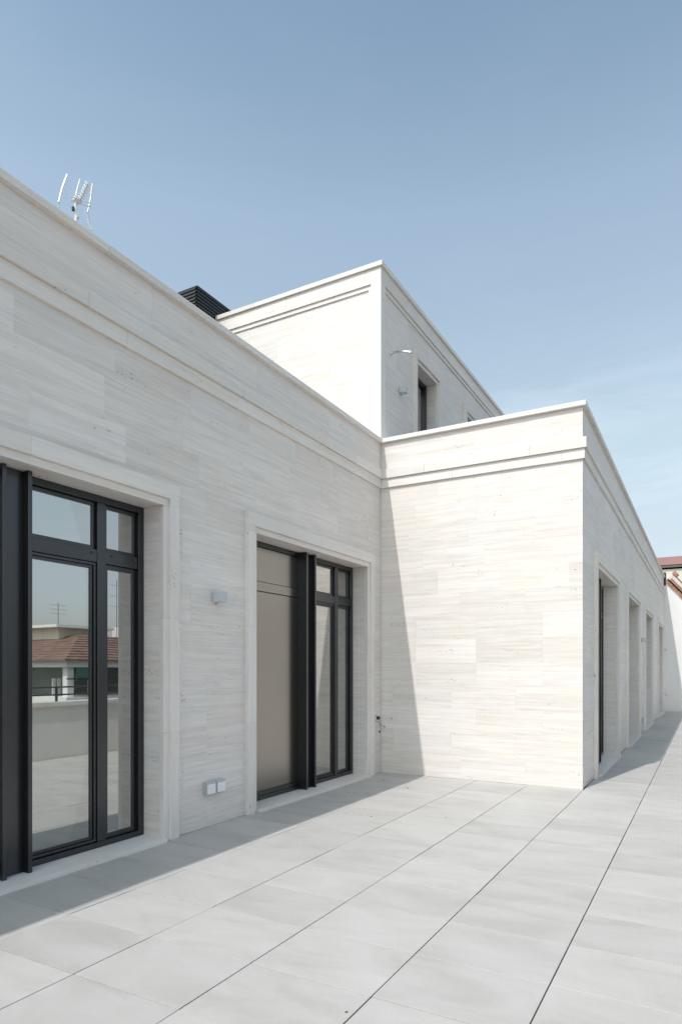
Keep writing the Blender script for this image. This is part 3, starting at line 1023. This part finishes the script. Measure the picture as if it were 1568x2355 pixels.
# cream building behind
cw = empty('cream_building', (-1.0, 34.0, -14))
tag(cw, 'stained cream rendered building with an oxblood fascia behind the white gable', 'building')
MB().box(-7, 9, 0, 9, 0, 20.18).build('wall', M['cream'], cw)
MB().box(-7.6, 9.6, -.14, 9.5, 20.36, 20.40).build('soffit', M['timber'], cw)
for k in range(9):
    MB().box(-7.6 + 1.91 * k, -7.6 + 1.91 * k + 1.898, -.20, -.145, 20.362, 20.73).build('fascia_panel', M['fascia'], cw)
MB().box(-7.6, 9.6, -.144, 9.5, 20.401, 20.70).build('roof', M['roofing'], cw)
MB().box(-7.2, 9.2, -.10, -.002, 20.26, 20.355).build('gutter', M['gutter'], cw)
for x in (-1.05, 0.02, 1.1):
    MB().tube([(x, -.03, 20.15), (x, -.03, 19.6)], .02, 6).build('drain_stub', M['gutter'], cw)

# ------------------------------------------------------------------ parapet and railing beside the camera (seen in the glass)
PX = 0.725
pw = empty('parapet_wall', (PX, 0, 0))
tag(pw, 'low pale rendered terrace parapet with stone coping, seen mirrored in the door glass', 'wall')
MB().box(0, .28, -6.2, YE - .002, -.3, .885).build('wall_body', M['parapet'], pw)
y = -6.2
while y < YE - .3:
    y2 = min(y + 1.5, YE - .002)
    MB().box(-.038, .318, y + .001, y2 - .001, .886, .955).build('coping_stone', M['stone_t'], pw)
    y = y2
rl_ = empty('metal_railing', (PX + .14, 0, .955))
tag(rl_, 'thin dark two bar railing on top of the terrace parapet', 'railing')
for zz in (.115, .245):
    MB().tube([(0, -6.1, zz), (0, YE - .1, zz)], .014, 8).build('rail', M['rail'], rl_)
y = -5.6
while y < YE:
    MB().box(-.010, .010, y - .02, y + .02, 0.0, .26).build('post', M['rail'], rl_)
    y += 1.62

# ------------------------------------------------------------------ house across the street (mirrored in the first door)
hs_ = empty('tiled_house', (12, 16.2, -14))
tag(hs_, 'neighbouring house with a terracotta hip roof and green awnings mirrored in the glass', 'building')
HX, HY = 12.0, 12.0
E0 = 15.85     # eave
def hb(name, mat, x0, x1, y0, y1, z0, z1, par=hs_):
    return MB().box(x0, x1, y0, y1, z0, z1).build(name, M[mat], par)
hb('wall', 'housewall', .6, HX - .6, .6, HY - .6, 0, 14.2)
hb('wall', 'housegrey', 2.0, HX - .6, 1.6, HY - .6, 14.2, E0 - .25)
hb('balcony_slab', 'plaster', .2, HX - .2, .2, HY - .2, 14.2, 14.45)
hb('eave_beam', 'plaster', .2, HX - .2, .2, HY - .2, E0 - .25, E0 - .01)
for (x, y) in ((.4, .4), (.4, 4.1), (.4, 8.2), (.4, 11.3), (4.5, .4), (8.5, .4)):
    hb('pillar', 'plaster', x, x + .28, y, y + .28, 14.45, E0 - .25)
for (y0, y1) in ((.75, 2.2), (8.6, 11.2)):
    hb('awning', 'awning', .30, .36, y0, y1, E0 - .75, E0 - .26)
for y0 in (.9, 1.15, 1.4, 2.6, 5.0, 5.9):
    hb('shutter', 'plaster', 1.90, 1.98, y0, y0 + (.12 if y0 < 2 else .75), 14.47, E0 - .7)
for zz in (14.85, 15.15):
    MB().tube([(.25, .25, zz), (.25, HY - .3, zz)], .025, 6).build('balcony_rail', M['rail'], hs_)
# hip roof in stepped tile courses
mbf = MB()
nC = 10
for i in range(nC):
    t0, t1 = i / nC, (i + 1) / nC + .01
    RZ = 1.15
    IN = 3.2
    for (face) in range(4):
        a0, a1 = IN * t0, IN * t1
        z0_, z1_ = E0 + RZ * t0, E0 + RZ * t0 + RZ / nC * .55
        cs = [((a0, a0), (a0, HY - a0), (a1, a1), (a1, HY - a1)),
              ((a0, a0), (HX - a0, a0), (a1, a1), (HX - a1, a1)),
              ((HX - a0, a0), (HX - a0, HY - a0), (HX - a1, a1), (HX - a1, HY - a1)),
              ((a0, HY - a0), (HX - a0, HY - a0), (a1, HY - a1), (HX - a1, HY - a1))][face]
        (p0, p1, p2, p3) = cs
        mbf.hexa([(*p0, z0_ - .02), (*p0, z0_ + .06), (*p1, z0_ - .02), (*p1, z0_ + .06),
                  (*p2, z0_ + .07), (*p2, z0_ + RZ / nC + .02), (*p3, z0_ + .07), (*p3, z0_ + RZ / nC + .02)])
mbf.build('roof', M['clay_roof'], hs_)
hb('roof_core', 'clay_roof', 3.1, HX - 3.1, 3.1, HY - 3.1, E0, E0 + 1.10)
hb('roof_turret', 'cream', 3.8, 6.2, 2.6, 4.9, E0 + .6, E0 + 1.48)
hb('turret_slab', 'plaster', 3.4, 6.6, 2.2, 5.3, E0 + 1.48, E0 + 1.60)
hb('chimney', 'plaster', 4.4, 5.0, 6.6, 7.2, E0 + 1.0, E0 + 1.75)
for (x, y, h) in ((5.0, 3.5, 1.1), (4.0, 6.0, 2.9)):
    an2 = empty('rooftop_aerial', (12 + x, 16.2 + y, -14 + E0 + (1.6 if h < 2 else 1.1)))
    tag(an2, 'thin aerial mast above the neighbouring roof turret' if h < 2 else 'tall thin aerial mast right of the neighbouring roof turret', 'aerial')
    MB().tube([(0, 0, 0), (0, 0, h)], .013, 6).build('mast', M['rail'], an2)
    for q in (.55, .72, .9):
        MB().tube([(0, -.45, h * q), (0, .45, h * q)], .006, 5).build('cross_rod', M['rail'], an2)

# ------------------------------------------------------------------ ground far below, out to the horizon
gd = MB().box(-1800, 1800, -1800, 1800, -14.3, -14.0).build('ground', M['ground'])
tag(gd, kind='structure')
pd = MB().box(-12.0, 1.0, -6.2, YE, -14.0, -.301).build('lower_storeys', M['housewall'], bld)
pd.location = (-A, -YW, 0)
